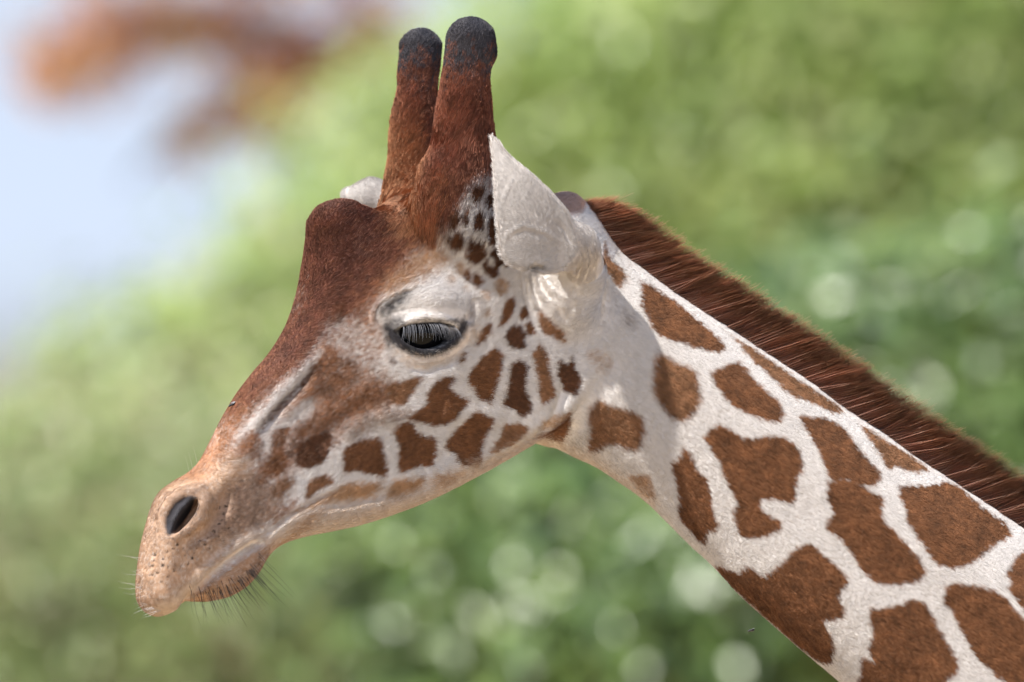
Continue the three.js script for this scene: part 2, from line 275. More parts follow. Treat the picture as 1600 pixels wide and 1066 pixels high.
// folds and ridges: [height mm, width mm, pixels ...]
const folds = [
  [-11, 3.5, [284, 944], [300, 926], [330, 900], [360, 876], [395, 854], [410, 848]], [-2, 3, [404, 850], [425, 826], [455, 804], [500, 778], [540, 762]], [2, 5, [300, 905], [340, 872], [380, 845], [405, 832]],
  [-4.5, 4.5, [494, 570], [462, 610], [427, 645], [402, 680]], [3.5, 6, [482, 560], [447, 603], [412, 643], [392, 672]], [2.5, 6, [500, 590], [470, 622], [437, 655]],
  [1.6, 10, [618, 660], [590, 650], [566, 656], [545, 674], [532, 692]], [-2.6, 10, [600, 632], [560, 640], [530, 660], [505, 688], [485, 706]],
  [2.4, 2.2, [580, 505], [581, 488], [590, 474], [606, 463], [630, 453], [656, 446]], [1.8, 1.8, [588, 497], [592, 481], [608, 470], [634, 460]], [-1.6, 1.8, [585, 500], [587, 484], [598, 471], [620, 461], [645, 452]], [1.2, 2, [598, 455], [622, 444], [648, 436]],
  [-3, 5, [632, 576], [664, 580], [700, 568], [722, 548], [738, 524]], [-2.5, 4, [739, 466], [738, 490], [728, 506]], [2.6, 4, [624, 508], [640, 499], [662, 495], [690, 497], [712, 505]], [2, 3.4, [612, 520], [630, 540], [655, 551], [685, 549], [707, 536], [718, 518]],
  [-5.5, 6.5, [356, 762], [348, 796], [328, 826], [292, 846]], 
  [6.5, 6.5, [250, 832], [252, 806], [266, 782], [288, 766], [310, 764], [320, 782], [312, 808], [294, 828], [270, 840]],
  [-4, 5, [262, 830], [264, 808], [276, 788], [294, 774]], [-2, 7, [500, 796], [560, 782], [640, 768], [700, 744]], [2, 14, [690, 640], [740, 650], [790, 660]], [-1.5, 12, [720, 690], [690, 720], [650, 745]],
  [0.5, 2.6, [790, 345], [786, 325], [797, 298], [806, 280]], [0.8, 2.6, [790, 380], [800, 362], [820, 354], [850, 362], [880, 378]], [-0.6, 4, [800, 368], [824, 362], [856, 372]], [-1.2, 2, [866, 345], [884, 362], [896, 385]],
  [-2, 2, [812, 428], [816, 455], [824, 490]], [-2, 1.8, [822, 430], [830, 455], [842, 478]], [-2, 1.8, [834, 432], [846, 455], [860, 472]], [1.5, 2, [817, 430], [823, 456], [833, 484]], [1.5, 2, [828, 431], [838, 456], [851, 476]], [1.5, 2, [842, 434], [858, 456], [876, 470]],
  [-2, 3, [905, 385], [912, 410], [905, 440], [890, 465]], [-1.5, 2.5, [918, 390], [924, 415], [916, 445]], [-2, 8, [885, 600], [872, 640], [845, 680]], [-2, 5, [895, 470], [880, 500], [868, 480]], [-5, 3, [828, 421], [840, 417], [854, 421]],
].map(([h, w, ...px]) => {
  const p = px.map(([x, y]) => march(field0, x, y)), W = w / 1000, b = new THREE.Box3().setFromPoints(p).expandByScalar(2.4 * W);
  return { h: h / 1000, W, p, b: [b.min.x, b.max.x, b.min.y, b.max.y, b.min.z, b.max.z] };
});
// eye and nostril: openings cut into the head
const EYEP = march(field0, 668, 522), EN = HF.L.clone().add(V(0.02, -0.10, 0.05)).normalize(), EF = frame(EYEP, EN);
const eyePoly = catmull([[622, 519], [634, 511], [662, 507], [695, 508], [713, 514], [715, 519], [705, 531], [685, 542], [660, 545], [640, 537], [628, 526]].map(([x, y]) => toUV(EF, x, y)), 60);
const NOSP = march(field0, 284, 803), NFR = frame(NOSP, grad(field0, NOSP));
const nosePoly = catmull([[266, 834], [268, 820], [276, 805], [287, 790], [298, 779], [305, 779], [307, 789], [301, 805], [289, 821], [275, 833]].map(([x, y]) => toUV(NFR, x, y)), 50);
function field(x, y, z) {
  let f = field0(x, y, z);
  if (f > 0.03 || f < -0.03 || x > 0.75) return f;
  for (const c of folds) {
    const b = c.b; if (x < b[0] || x > b[1] || y < b[2] || y > b[3] || z < b[4] || z > b[5]) continue;
    let best = 1e9, tt = 0; const n = c.p.length - 1;
    for (let i = 0; i < n; i++) {
      const a = c.p[i], e = c.p[i + 1], ex = e.x - a.x, ey = e.y - a.y, ez = e.z - a.z, qx = x - a.x, qy = y - a.y, qz = z - a.z;
      const t = clamp((qx * ex + qy * ey + qz * ez) / (ex * ex + ey * ey + ez * ez), 0, 1), k = (qx - ex * t) ** 2 + (qy - ey * t) ** 2 + (qz - ez * t) ** 2;
      if (k < best) { best = k; tt = (i + t) / n; }
    }
    f -= c.h * Math.min(1, 5 * tt + 0.1, 5 * (1 - tt) + 0.1) * Math.exp(-best / (c.W * c.W));
  }
  if ((x - EYEP.x) ** 2 + (y - EYEP.y) ** 2 + (z - EYEP.z) ** 2 < 0.0036) {
    const dx = x - EYEP.x, dy = y - EYEP.y, dz = z - EYEP.z, E = EF, c = dx * EN.x + dy * EN.y + dz * EN.z;
    const s = sdPoly(eyePoly, dx * E.e1.x + dy * E.e1.y + dz * E.e1.z, dx * E.e2.x + dy * E.e2.y + dz * E.e2.z);
    f = smax(f, Math.min(s, c + 0.020), 0.003);
  }
  if ((x - NOSP.x) ** 2 + (y - NOSP.y) ** 2 + (z - NOSP.z) ** 2 < 0.0025) {
    const dx = x - NOSP.x, dy = y - NOSP.y, dz = z - NOSP.z, E = NFR, c = dx * E.L.x + dy * E.L.y + dz * E.L.z, u = dx * E.e1.x + dy * E.e1.y + dz * E.e1.z, v = dx * E.e2.x + dy * E.e2.y + dz * E.e2.z;
    const k = Math.max(0, -c) * 0.35;                     // the passage slants up and back
    f = smax(f, Math.min(sdPoly(nosePoly, u - k, v - 0.3 * k), c + 0.030) - 0.0005, 0.004);
  }
  // lie of the skin: soft unevenness
  return f - 0.00016 * nz(x, y, z, 60) - 0.0006 * nz(x, y, z, 16);
}

// ------------------------------------------------------------------ the giraffe: skin surface (surface nets, then moved onto the field)
function netMesh(fn, lo, hi, h, B, keep) {
  const nx = Math.round((hi.x - lo.x) / h / B) * B + 1, ny = Math.round((hi.y - lo.y) / h / B) * B + 1, nz_ = Math.round((hi.z - lo.z) / h / B) * B + 1;
  const A = new Float32Array(nx * ny * nz_).fill(1), sx = 1, sy = nx, sz = nx * ny, act = [], bl = B * h, R = 0.9 * bl * 1.25 + 0.006;
  for (let k = 0; k + 1 < nz_; k += B) for (let j = 0; j + 1 < ny; j += B) for (let i = 0; i + 1 < nx; i += B) {
    const f = fn(lo.x + (i + B / 2) * h, lo.y + (j + B / 2) * h, lo.z + (k + B / 2) * h);
    if (Math.abs(f) < R) act.push(i, j, k);
    else if (f < 0) for (let c = 0; c <= B; c++) for (let b = 0; b <= B; b++) for (let a = 0; a <= B; a++) A[(i + a) + (j + b) * sy + (k + c) * sz] = -1;
  }
  const done = new Uint8Array(nx * ny * nz_);
  for (let m = 0; m < act.length; m += 3) for (let c = 0; c <= B; c++) for (let b = 0; b <= B; b++) for (let a = 0; a <= B; a++) {
    const o = act[m] + a + (act[m + 1] + b) * sy + (act[m + 2] + c) * sz; if (done[o]) continue; done[o] = 1;
    A[o] = fn(lo.x + (act[m] + a) * h, lo.y + (act[m + 1] + b) * h, lo.z + (act[m + 2] + c) * h);
  }
  const vid = new Map(), pos = [], idx = [], E = [[0, 1], [0, 2], [0, 4], [1, 3], [1, 5], [2, 3], [2, 6], [3, 7], [4, 5], [4, 6], [5, 7], [6, 7]], off = [0, 1, sy, sy + 1, sz, sz + 1, sz + sy, sz + sy + 1];
  for (let m = 0; m < act.length; m += 3) for (let c = 0; c < B; c++) for (let b = 0; b < B; b++) for (let a = 0; a < B; a++) {
    const i = act[m] + a, j = act[m + 1] + b, k = act[m + 2] + c, o = i + j * sy + k * sz; let mask = 0;
    for (let q = 0; q < 8; q++) if (A[o + off[q]] < 0) mask |= 1 << q;
    if (mask === 0 || mask === 255) continue;
    let X = 0, Y = 0, Z = 0, n = 0;
    for (const [p, q] of E) { const fp = A[o + off[p]], fq = A[o + off[q]]; if ((fp < 0) === (fq < 0)) continue; const t = fp / (fp - fq); X += (p & 1) + ((q & 1) - (p & 1)) * t; Y += (p >> 1 & 1) + ((q >> 1 & 1) - (p >> 1 & 1)) * t; Z += (p >> 2) + ((q >> 2) - (p >> 2)) * t; n++; }
    vid.set(o, pos.length / 3); pos.push(lo.x + (i + X / n) * h, lo.y + (j + Y / n) * h, lo.z + (k + Z / n) * h);
  }
  for (const o of vid.keys()) {
    const f0 = A[o] < 0;
    for (const [d, u, w] of [[sx, sy, sz], [sy, sz, sx], [sz, sx, sy]]) {
      if ((A[o + d] < 0) === f0) continue;
      const a = vid.get(o), b = vid.get(o - u), c = vid.get(o - u - w), e = vid.get(o - w);
      if (a === undefined || b === undefined || c === undefined || e === undefined) continue;
      if (keep && !keep(pos, a)) continue;
      if (f0) idx.push(a, b, c, a, c, e); else idx.push(a, c, b, a, e, c);
    }
  }
  const nor = new Float32Array(pos.length), zone = new Uint8Array(pos.length / 3), p = V(0, 0, 0);
  for (let v = 0; v < pos.length; v += 3) {
    p.set(pos[v], pos[v + 1], pos[v + 2]);
    const e = 0.0009, f = fn(p.x, p.y, p.z); zone[v / 3] = ZONE;
    const g = V(fn(p.x + e, p.y, p.z) - f, fn(p.x, p.y + e, p.z) - f, fn(p.x, p.y, p.z + e) - f).divideScalar(e), L2 = Math.max(0.1, g.lengthSq());
    p.addScaledVector(g, -clamp(f / L2, -h, h) * 0.8); pos[v] = p.x; pos[v + 1] = p.y; pos[v + 2] = p.z;
    g.normalize(); nor[v] = g.x; nor[v + 1] = g.y; nor[v + 2] = g.z;
  }
  return { pos, idx, nor, zone };
}
const H = 0.002;
const fine = netMesh(field, V(-0.50, EYE - 0.50, -0.28), V(0.70, EYE + 0.42, 0.28), H, 4);
const coarse = netMesh(field0, V(0.10, -0.02, -0.45), V(3.42, 3.42, 0.62), 0.016, 4, (p, a) => p[3 * a] > 0.68 || p[3 * a + 1] < EYE - 0.475);
console.log('skin', fine.pos.length / 3, fine.idx.length / 3, coarse.idx.length / 3);

// ------------------------------------------------------------------ the giraffe: coat colours
const C = { white: [0.72, 0.685, 0.66], cream: [0.62, 0.50, 0.40], tan: [0.43, 0.26, 0.145], muzzle: [0.39, 0.245, 0.155], lip: [0.42, 0.245, 0.14], brown: [0.18, 0.078, 0.034], mid: [0.24, 0.12, 0.06], dark: [0.11, 0.046, 0.022], red: [0.17, 0.066, 0.04], maroon: [0.125, 0.048, 0.034], rust: [0.32, 0.15, 0.075], poll: [0.46, 0.30, 0.24], grey: [0.30, 0.25, 0.23], black: [0.016, 0.015, 0.018], char: [0.034, 0.032, 0.037], taupe: [0.30, 0.20, 0.145] };
const layers = [];
function paint(f, color, o, ...pts) {
  const uv = catmull(pts.map(([x, y]) => uvOf(f, march(field0, x, y))), Math.max(40, pts.length * 4));
  let b = [1e9, -1e9, 1e9, -1e9]; const soft = (o.soft ?? 2) * S, jag = (o.jag ?? 2.5) * S, m = soft + jag * 1.5;
  for (const [u, v] of uv) b = [Math.min(b[0], u - m), Math.max(b[1], u + m), Math.min(b[2], v - m), Math.max(b[3], v + m)];
  layers.push({ f, uv, b, color, soft, jag, a: o.a ?? 1, fleck: o.fleck ?? 0, v: o.v ?? 0.12 });
}
const H_ = (c, o, ...p) => paint(HF, C[c], o, ...p), N_ = (c, o, ...p) => paint(NF, C[c], o, ...p);
// face: warm muzzle, brown cap from the nose bridge to the horns
H_('muzzle', { soft: 26, jag: 8, fleck: 0.3, v: 0.2 }, [190, 980], [190, 780], [280, 730], [330, 740], [380, 745], [405, 790], [385, 835], [340, 885], [280, 950], [250, 985]);
H_('cream', { soft: 10, jag: 3, a: 0.9 }, [215, 960], [240, 945], [285, 915], [330, 885], [380, 845], [410, 830], [408, 838], [368, 866], [320, 902], [290, 932], [262, 968], [235, 975]);
H_('lip', { soft: 8, jag: 4, a: 0.9, v: 0.2 }, [288, 950], [320, 912], [360, 884], [400, 858], [420, 850], [440, 850], [420, 885], [395, 920], [350, 945], [310, 955]);
H_('taupe', { soft: 14, jag: 8, fleck: 0.25, v: 0.2 }, [346, 772], [372, 745], [410, 752], [438, 790], [424, 818], [385, 834], [345, 838], [322, 832]);
H_('tan', { soft: 14, jag: 10, fleck: 0.4, a: 0.75 }, [262, 762], [300, 724], [345, 700], [382, 712], [390, 740], [350, 756], [310, 752]);
H_('rust', { soft: 12, jag: 10, fleck: 0.35, v: 0.25 }, [268, 745], [310, 690], [350, 610], [430, 500], [490, 520], [470, 570], [430, 610], [392, 655], [350, 715], [310, 750]);
H_('rust', { soft: 14, jag: 8, v: 0.25 }, [352, 645], [370, 600], [420, 530], [450, 470], [460, 300], [600, 260], [800, 250], [770, 310], [720, 335], [696, 368], [664, 388], [636, 404], [596, 448], [570, 476], [545, 495], [510, 505], [486, 540], [460, 570], [428, 592], [392, 622]);
H_('poll', { soft: 5, jag: 3 }, [866, 292], [900, 298], [912, 322], [900, 336], [880, 322]);
H_('rust', { soft: 10, jag: 8, fleck: 0.6, a: 0.55, v: 0.25 }, [492, 545], [540, 500], [580, 488], [600, 520], [596, 560], [560, 590], [510, 602], [488, 585]);
H_('red', { soft: 16, jag: 10, fleck: 0.22, v: 0.25 }, [345, 655], [365, 600], [420, 530], [450, 470], [460, 300], [600, 260], [800, 250], [772, 318], [722, 340], [700, 372], [668, 392], [640, 408], [600, 452], [574, 480], [560, 500], [520, 505], [492, 545], [465, 575], [430, 600], [392, 632]);
H_('maroon', { soft: 26, jag: 14, a: 0.75, fleck: 0.3, v: 0.3 }, [440, 530], [455, 470], [470, 330], [510, 300], [585, 330], [600, 370], [560, 420], [520, 470], [480, 520], [440, 560]);
H_('rust', { soft: 14, jag: 8, a: 0.7, fleck: 0.3 }, [560, 490], [580, 455], [612, 425], [650, 395], [690, 386], [692, 404], [668, 425], [640, 442], [605, 462], [585, 490], [572, 515]);
H_('tan', { soft: 10, jag: 6, a: 0.7, fleck: 0.3 }, [598, 450], [640, 412], [690, 395], [694, 416], [664, 432], [640, 446], [600, 468]);
H_('rust', { soft: 16, jag: 8, fleck: 0.2, a: 0.85, v: 0.2 }, [588, 345], [596, 270], [650, 260], [668, 320], [660, 372], [620, 380], [598, 366]);  // lighter rust paints the sunlight on the forehead beside the far horn
H_('dark', { soft: 8, jag: 5, a: 0.7 }, [515, 500], [530, 480], [536, 500], [522, 510]);
// mottled cheek between nose bridge and jaw
H_('taupe', { soft: 14, jag: 10, fleck: 0.75, v: 0.3, a: 0.8 }, [482, 655], [495, 612], [520, 588], [560, 576], [600, 590], [612, 640], [566, 656], [520, 672], [486, 700]);
H_('brown', { soft: 8, jag: 6, fleck: 0.7, v: 0.2, a: 0.75 }, [500, 640], [530, 615], [580, 605], [600, 630], [560, 645], [520, 662], [496, 680]);
H_('rust', { soft: 14, jag: 10, fleck: 0.4, a: 0.72, v: 0.25 }, [395, 700], [440, 640], [490, 600], [560, 585], [604, 600], [566, 650], [500, 680], [450, 745], [405, 755]);
H_('rust', { soft: 8, jag: 6, fleck: 0.35 }, [485, 570], [505, 540], [525, 560], [500, 600], [475, 640], [445, 660], [425, 675], [432, 652], [462, 622]);
H_('dark', { soft: 6, jag: 6, a: 0.85, fleck: 0.3 }, [494, 566], [500, 574], [468, 612], [434, 646], [410, 682], [396, 690], [400, 672], [428, 638], [462, 602]);  // brown streak with the crease shadow of the fold painted into it
H_('white', { soft: 7, jag: 9, a: 0.85, fleck: 0.45 }, [366, 688], [412, 634], [443, 600], [484, 562], [496, 552], [490, 568], [450, 612], [410, 648], [396, 684]);
H_('white', { soft: 6, jag: 7, a: 0.9, fleck: 0.3 }, [392, 702], [418, 665], [448, 645], [481, 628], [486, 645], [460, 664], [444, 684], [425, 706], [404, 714]);
H_('brown', { soft: 10, jag: 8, fleck: 0.45, a: 0.7, v: 0.2 }, [485, 669], [530, 650], [575, 637], [562, 664], [530, 690], [508, 712], [481, 705]);
H_('brown', { soft: 7, jag: 7, fleck: 0.4, a: 0.75, v: 0.25 }, [540, 640], [570, 612], [600, 612], [604, 634], [575, 646]);
H_('brown', { soft: 7, jag: 7, fleck: 0.3, a: 0.8, v: 0.25 }, [500, 588], [520, 560], [545, 566], [552, 590], [526, 612], [498, 628], [486, 618]);
H_('dark', { soft: 6, jag: 6, fleck: 0.3, a: 0.7 }, [448, 700], [462, 668], [474, 672], [466, 700], [450, 722], [440, 716]);
H_('rust', { soft: 6, jag: 5, fleck: 0.3 }, [372, 690], [392, 676], [400, 690], [385, 712], [366, 715]);
H_('brown', { soft: 4, jag: 5, fleck: 0.12, v: 0.25 }, [424, 678], [450, 672], [440, 700], [445, 735], [425, 748], [412, 738], [420, 706]);
H_('brown', { soft: 4, jag: 5, fleck: 0.12 }, [480, 662], [490, 648], [484, 674], [468, 690], [462, 678]);
H_('brown', { soft: 5, jag: 5, fleck: 0.2, a: 0.8 }, [388, 700], [402, 690], [408, 708], [396, 724], [384, 716]);
H_('brown', { soft: 5, jag: 5, fleck: 0.25, a: 0.7 }, [398, 738], [414, 722], [424, 736], [412, 758], [396, 756]);
H_('mid', { soft: 5, jag: 5, fleck: 0.15 }, [420, 770], [436, 752], [456, 752], [452, 768], [432, 782]);
H_('rust', { soft: 8, jag: 5, a: 0.7 }, [424, 812], [440, 796], [458, 784], [458, 796], [440, 812], [424, 822]);
// cheek patches
H_('taupe', { soft: 10, jag: 8, fleck: 0.5, a: 0.75, v: 0.2 }, [540, 694], [556, 656], [600, 638], [642, 648], [622, 664], [590, 668], [566, 682]);
const cheek = [
  ['dark', [463, 699], [485, 684], [515, 680], [511, 710], [496, 729], [470, 736], [458, 727]],
  ['mid', [474, 783], [478, 759], [500, 746], [519, 755], [496, 770]],
  ['brown', [539, 701], [573, 689], [593, 691], [595, 706], [600, 729], [600, 748], [573, 744], [550, 740], [533, 743], [532, 726], [533, 709]],
  ['mid', [598, 608], [621, 599], [655, 592], [643, 611], [624, 636], [609, 633], [601, 622]],
  ['brown', [615, 670], [629, 663], [642, 666], [646, 676], [655, 683], [674, 687], [677, 697], [673, 729], [649, 732], [621, 742], [617, 729], [618, 695], [609, 681]],
  ['brown', [688, 592], [709, 591], [698, 605], [708, 616], [726, 629], [715, 642], [705, 656], [688, 666], [671, 667], [646, 661], [636, 658], [643, 647], [660, 633], [663, 616], [674, 602]],
  ['brown', [737, 643], [754, 648], [766, 657], [756, 680], [748, 704], [744, 731], [727, 729], [710, 724], [707, 711], [692, 701], [700, 680], [717, 664]],
  ['mid', [781, 664], [815, 662], [820, 670], [805, 687], [781, 701], [761, 707], [768, 694], [778, 677]],
  ['brown', [761, 552], [770, 545], [780, 555], [781, 572], [775, 589], [770, 609], [761, 630], [748, 625], [737, 616], [736, 606], [726, 599], [726, 589], [741, 569], [751, 559]],
  ['dark', [795, 569], [810, 565], [819, 571], [819, 589], [817, 606], [824, 623], [827, 636], [815, 650], [802, 643], [791, 636], [780, 633], [785, 616], [790, 593]],
  ['dark', [788, 522], [802, 510], [812, 518], [817, 535], [815, 549], [805, 549], [791, 544], [785, 532]],
  ['brown', [797, 468], [802, 474], [800, 488], [791, 503], [778, 515], [779, 498], [785, 478]],
  ['brown', [810, 488], [817, 483], [824, 491], [822, 500], [812, 503], [808, 498]], ['brown', [817, 511], [825, 507], [832, 515], [832, 525], [824, 528], [818, 522]],
  ['brown', [761, 508], [763, 522], [753, 535], [739, 542], [741, 532], [749, 518]],
  ['mid', [837, 542], [851, 555], [854, 576], [859, 596], [862, 616], [852, 626], [842, 630], [837, 609], [835, 586], [830, 569], [827, 552], [835, 550]],
  ['mid', [839, 488], [852, 498], [866, 511], [878, 525], [880, 539], [869, 535], [859, 527], [846, 523], [840, 511]],
  ['dark', [869, 566], [883, 569], [889, 557], [893, 572], [904, 594], [895, 615], [883, 613], [871, 599], [866, 576]],
  ['dark', [734, 308], [753, 301], [752, 321], [741, 330], [734, 324]], ['dark', [720, 343], [731, 337], [729, 356], [723, 364], [718, 359]], ['dark', [739, 349], [749, 340], [755, 352], [750, 370], [736, 368]],
  ['dark', [765, 349], [776, 359], [779, 373], [766, 388], [758, 381], [760, 359]], ['dark', [757, 324], [766, 311], [773, 321], [771, 337], [757, 335]], ['dark', [691, 384], [706, 375], [721, 378], [720, 397], [712, 402], [696, 394]],
  ['dark', [725, 410], [731, 381], [744, 388], [757, 399], [741, 416]], ['dark', [749, 416], [757, 407], [760, 419], [769, 418], [766, 397], [779, 394], [788, 413], [776, 423], [774, 435], [763, 437], [750, 426]],
  ['brown', [724, 426], [731, 423], [730, 445], [723, 442]], ['brown', [737, 431], [747, 434], [752, 443], [741, 453], [735, 448]], ['mid', [712, 568], [717, 557], [725, 553], [721, 566]],
  ['dark', [771, 392], [790, 398], [800, 420], [786, 420]], ['dark', [700, 352], [712, 340], [714, 362], [704, 372]],
];
H_('white', { soft: 8, jag: 8, fleck: 0.55, a: 0.85 }, [706, 366], [738, 296], [772, 290], [800, 330], [800, 410], [750, 430], [712, 412], [690, 396]);
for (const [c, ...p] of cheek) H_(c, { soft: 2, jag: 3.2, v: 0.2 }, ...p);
for (const [a, ...p] of [[0.8, [769, 445], [779, 437], [792, 448], [788, 461], [779, 465], [769, 455]], [0.5, [749, 458], [760, 461], [758, 472], [750, 470]], [0.8, [717, 455], [726, 451], [729, 461], [721, 464]], [0.6, [696, 435], [706, 432], [707, 445], [694, 448]], [0.9, [707, 416], [718, 416], [720, 432], [712, 431]], [0.5, [753, 490], [763, 488], [760, 499], [753, 498]], [0.7, [842, 657], [873, 647], [883, 642], [873, 660], [859, 670], [839, 670]]]) H_('tan', { soft: 3, jag: 2, a }, ...p);
H_('cream', { soft: 12, jag: 4, a: 0.8 }, [415, 850], [450, 815], [520, 785], [600, 770], [690, 740], [780, 705], [845, 675], [850, 700], [760, 745], [640, 805], [500, 840], [430, 865]);
for (const p of [[[536, 760], [564, 758], [595, 758], [581, 777], [564, 782], [536, 785], [503, 791], [470, 803], [455, 805], [508, 775]], [[612, 754], [638, 751], [659, 749], [655, 763], [638, 774], [612, 782], [601, 782]]]) H_('tan', { soft: 6, jag: 4, v: 0.2 }, ...p);
H_('tan', { soft: 6, jag: 4, a: 0.6 }, [677, 746], [694, 740], [705, 740], [720, 735], [705, 754], [683, 763], [674, 760]);
H_('tan', { soft: 10, jag: 4, a: 0.7 }, [420, 860], [450, 838], [470, 815], [500, 803], [470, 832], [440, 852]);
// round the eye
H_('cream', { soft: 8, jag: 3, a: 0.55 }, [610, 530], [650, 552], [700, 545], [735, 510], [745, 525], [715, 560], [660, 578], [620, 562]);
H_('white', { soft: 12, jag: 3, v: 0.04 }, [588, 500], [592, 482], [620, 465], [660, 448], [710, 446], [738, 466], [738, 496], [716, 508], [660, 492], [610, 512]);
H_('char', { soft: 7, jag: 4, a: 0.85, fleck: 0.25 }, [588, 492], [600, 476], [624, 462], [634, 462], [622, 480], [600, 496]);
H_('grey', { soft: 6, jag: 2, a: 0.5 }, [716, 505], [730, 490], [738, 466], [743, 490], [730, 520], [712, 535]);
H_('char', { soft: 6, jag: 2, a: 0.75 }, [596, 516], [604, 502], [630, 496], [634, 508], [628, 520], [606, 524]);
H_('char', { soft: 6, jag: 3 }, [598, 518], [606, 512], [624, 518], [640, 532], [664, 540], [690, 538], [708, 522], [716, 508], [690, 503], [660, 501], [632, 508], [634, 505], [664, 499], [694, 501], [730, 503], [724, 528], [704, 546], [678, 557], [648, 557], [620, 546], [602, 530]);
H_('white', { soft: 2, jag: 1 }, [628, 502], [645, 495], [665, 492], [690, 494], [700, 499], [690, 500], [660, 498], [634, 505]);  // sunlit highlight on the upper lid crest, painted as a white strip
H_('black', { soft: 2, jag: 1 }, [626, 516], [636, 508], [664, 503], [696, 505], [712, 511], [713, 517], [704, 531], [684, 542], [660, 545], [640, 537], [630, 526]);
H_('char', { soft: 2.5, jag: 2, a: 0.7 }, [600, 530], [604, 532], [606, 548], [601, 548]); H_('dark', { soft: 2.5, jag: 2, a: 0.6 }, [606, 560], [612, 562], [614, 574], [608, 574]);
// nostril
H_('taupe', { soft: 8, jag: 3, a: 0.5 }, [246, 838], [246, 806], [262, 776], [290, 760], [316, 762], [326, 784], [314, 812], [296, 832], [268, 846]);
H_('char', { soft: 3, jag: 1 }, [262, 836], [258, 816], [264, 799], [276, 784], [291, 775], [304, 775], [309, 789], [302, 806], [288, 822], [272, 834]);
H_('black', { soft: 3, jag: 1 }, [278, 830], [282, 812], [296, 794], [306, 784], [308, 794], [300, 808], [288, 822]);
// neck patches
const neck = [
  ['mid', [934, 377], [949, 401], [973, 429], [964, 446], [951, 428], [934, 407]],
  ['brown', [996, 439], [1009, 441], [1028, 454], [1050, 469], [1076, 491], [1103, 514], [1127, 540], [1121, 546], [1099, 546], [1069, 536], [1039, 527], [1020, 518], [1007, 495], [994, 469], [997, 458]],
  ['brown', [1105, 580], [1125, 570], [1146, 562], [1159, 574], [1178, 596], [1200, 615], [1218, 638], [1213, 655], [1196, 656], [1178, 649], [1155, 640], [1133, 625], [1116, 604]],
  ['brown', [1095, 678], [1116, 661], [1132, 666], [1160, 682], [1188, 680], [1208, 679], [1228, 686], [1244, 704], [1249, 726], [1240, 748], [1239, 772], [1232, 786], [1218, 780], [1192, 778], [1184, 786], [1190, 800], [1218, 816], [1200, 832], [1172, 838], [1152, 834], [1142, 808], [1144, 778], [1128, 748], [1116, 716], [1102, 696]],
  ['brown', [1063, 698], [1074, 708], [1086, 732], [1098, 748], [1106, 768], [1108, 792], [1116, 824], [1102, 828], [1096, 848], [1084, 838], [1066, 816], [1056, 804], [1056, 772], [1050, 748], [1044, 722], [1054, 718]],
  ['brown', [1112, 880], [1136, 887], [1152, 891], [1164, 882], [1190, 896], [1212, 880], [1232, 860], [1250, 849], [1266, 848], [1280, 864], [1300, 880], [1320, 906], [1306, 926], [1314, 948], [1310, 962], [1282, 970], [1296, 994], [1294, 1032], [1276, 1030], [1250, 1012], [1220, 986], [1188, 958], [1156, 928], [1130, 902]],
  ['brown', [1244, 648], [1264, 648], [1288, 652], [1312, 668], [1332, 692], [1352, 716], [1370, 736], [1362, 756], [1340, 756], [1320, 748], [1296, 746], [1282, 726], [1272, 700], [1256, 672]],
  ['brown', [1290, 749], [1312, 745], [1340, 754], [1359, 767], [1375, 778], [1373, 807], [1391, 825], [1409, 846], [1427, 865], [1440, 886], [1436, 901], [1413, 909], [1366, 909], [1348, 897], [1330, 872], [1319, 854], [1304, 836], [1284, 821], [1297, 799], [1288, 778]],
  ['brown', [1398, 758], [1424, 756], [1453, 754], [1474, 749], [1503, 767], [1532, 792], [1565, 816], [1572, 834], [1550, 846], [1529, 865], [1507, 879], [1482, 886], [1456, 877], [1445, 861], [1427, 836], [1413, 814], [1409, 792]],
  ['mid', [1338, 662], [1358, 672], [1381, 688], [1413, 707], [1442, 731], [1421, 734], [1393, 727], [1385, 731], [1366, 705], [1350, 682]],
  ['mid', [1125, 514], [1163, 538], [1196, 559], [1226, 580], [1260, 602], [1308, 638], [1300, 642], [1275, 632], [1253, 623], [1238, 619], [1211, 600], [1189, 578], [1163, 555], [1140, 525]],
  ['brown', [1600, 857], [1583, 865], [1574, 881], [1565, 894], [1574, 908], [1566, 916], [1584, 935], [1596, 955], [1630, 985], [1700, 1000], [1690, 930], [1640, 880]],
  ['brown', [1476, 912], [1496, 909], [1518, 912], [1540, 917], [1558, 926], [1576, 944], [1594, 966], [1625, 1000], [1640, 1090], [1590, 1078], [1558, 1058], [1540, 1042], [1521, 1024], [1503, 995], [1482, 955], [1469, 937]],
  ['brown', [1353, 951], [1373, 948], [1402, 941], [1424, 935], [1442, 941], [1453, 962], [1464, 984], [1478, 1009], [1489, 1027], [1491, 1046], [1474, 1062], [1460, 1100], [1400, 1120], [1350, 1090], [1336, 1064], [1340, 1042], [1339, 1024], [1362, 1031], [1351, 1013], [1359, 988]],
];
for (const [c, ...p] of neck) N_(c, { soft: 1.5, jag: 4.5, v: 0.34 }, ...p);
N_('mid', { soft: 5, jag: 3, v: 0.34 }, [1024, 548], [1050, 563], [1080, 576], [1086, 600], [1090, 621], [1080, 643], [1061, 656], [1043, 649], [1022, 623], [1015, 608], [1016, 570]);
N_('mid', { soft: 4, jag: 3, v: 0.2 }, [933, 623], [947, 630], [967, 636], [984, 640], [1000, 653], [1002, 670], [993, 699], [977, 701], [960, 694], [947, 692], [930, 701], [915, 702], [916, 677], [918, 640], [923, 633]);
N_('tan', { soft: 5, jag: 3, a: 0.4 }, [913, 555], [940, 552], [950, 566], [937, 584], [923, 569]); N_('grey', { soft: 4, jag: 2, a: 0.3 }, [967, 478], [989, 498], [987, 511], [970, 505]);
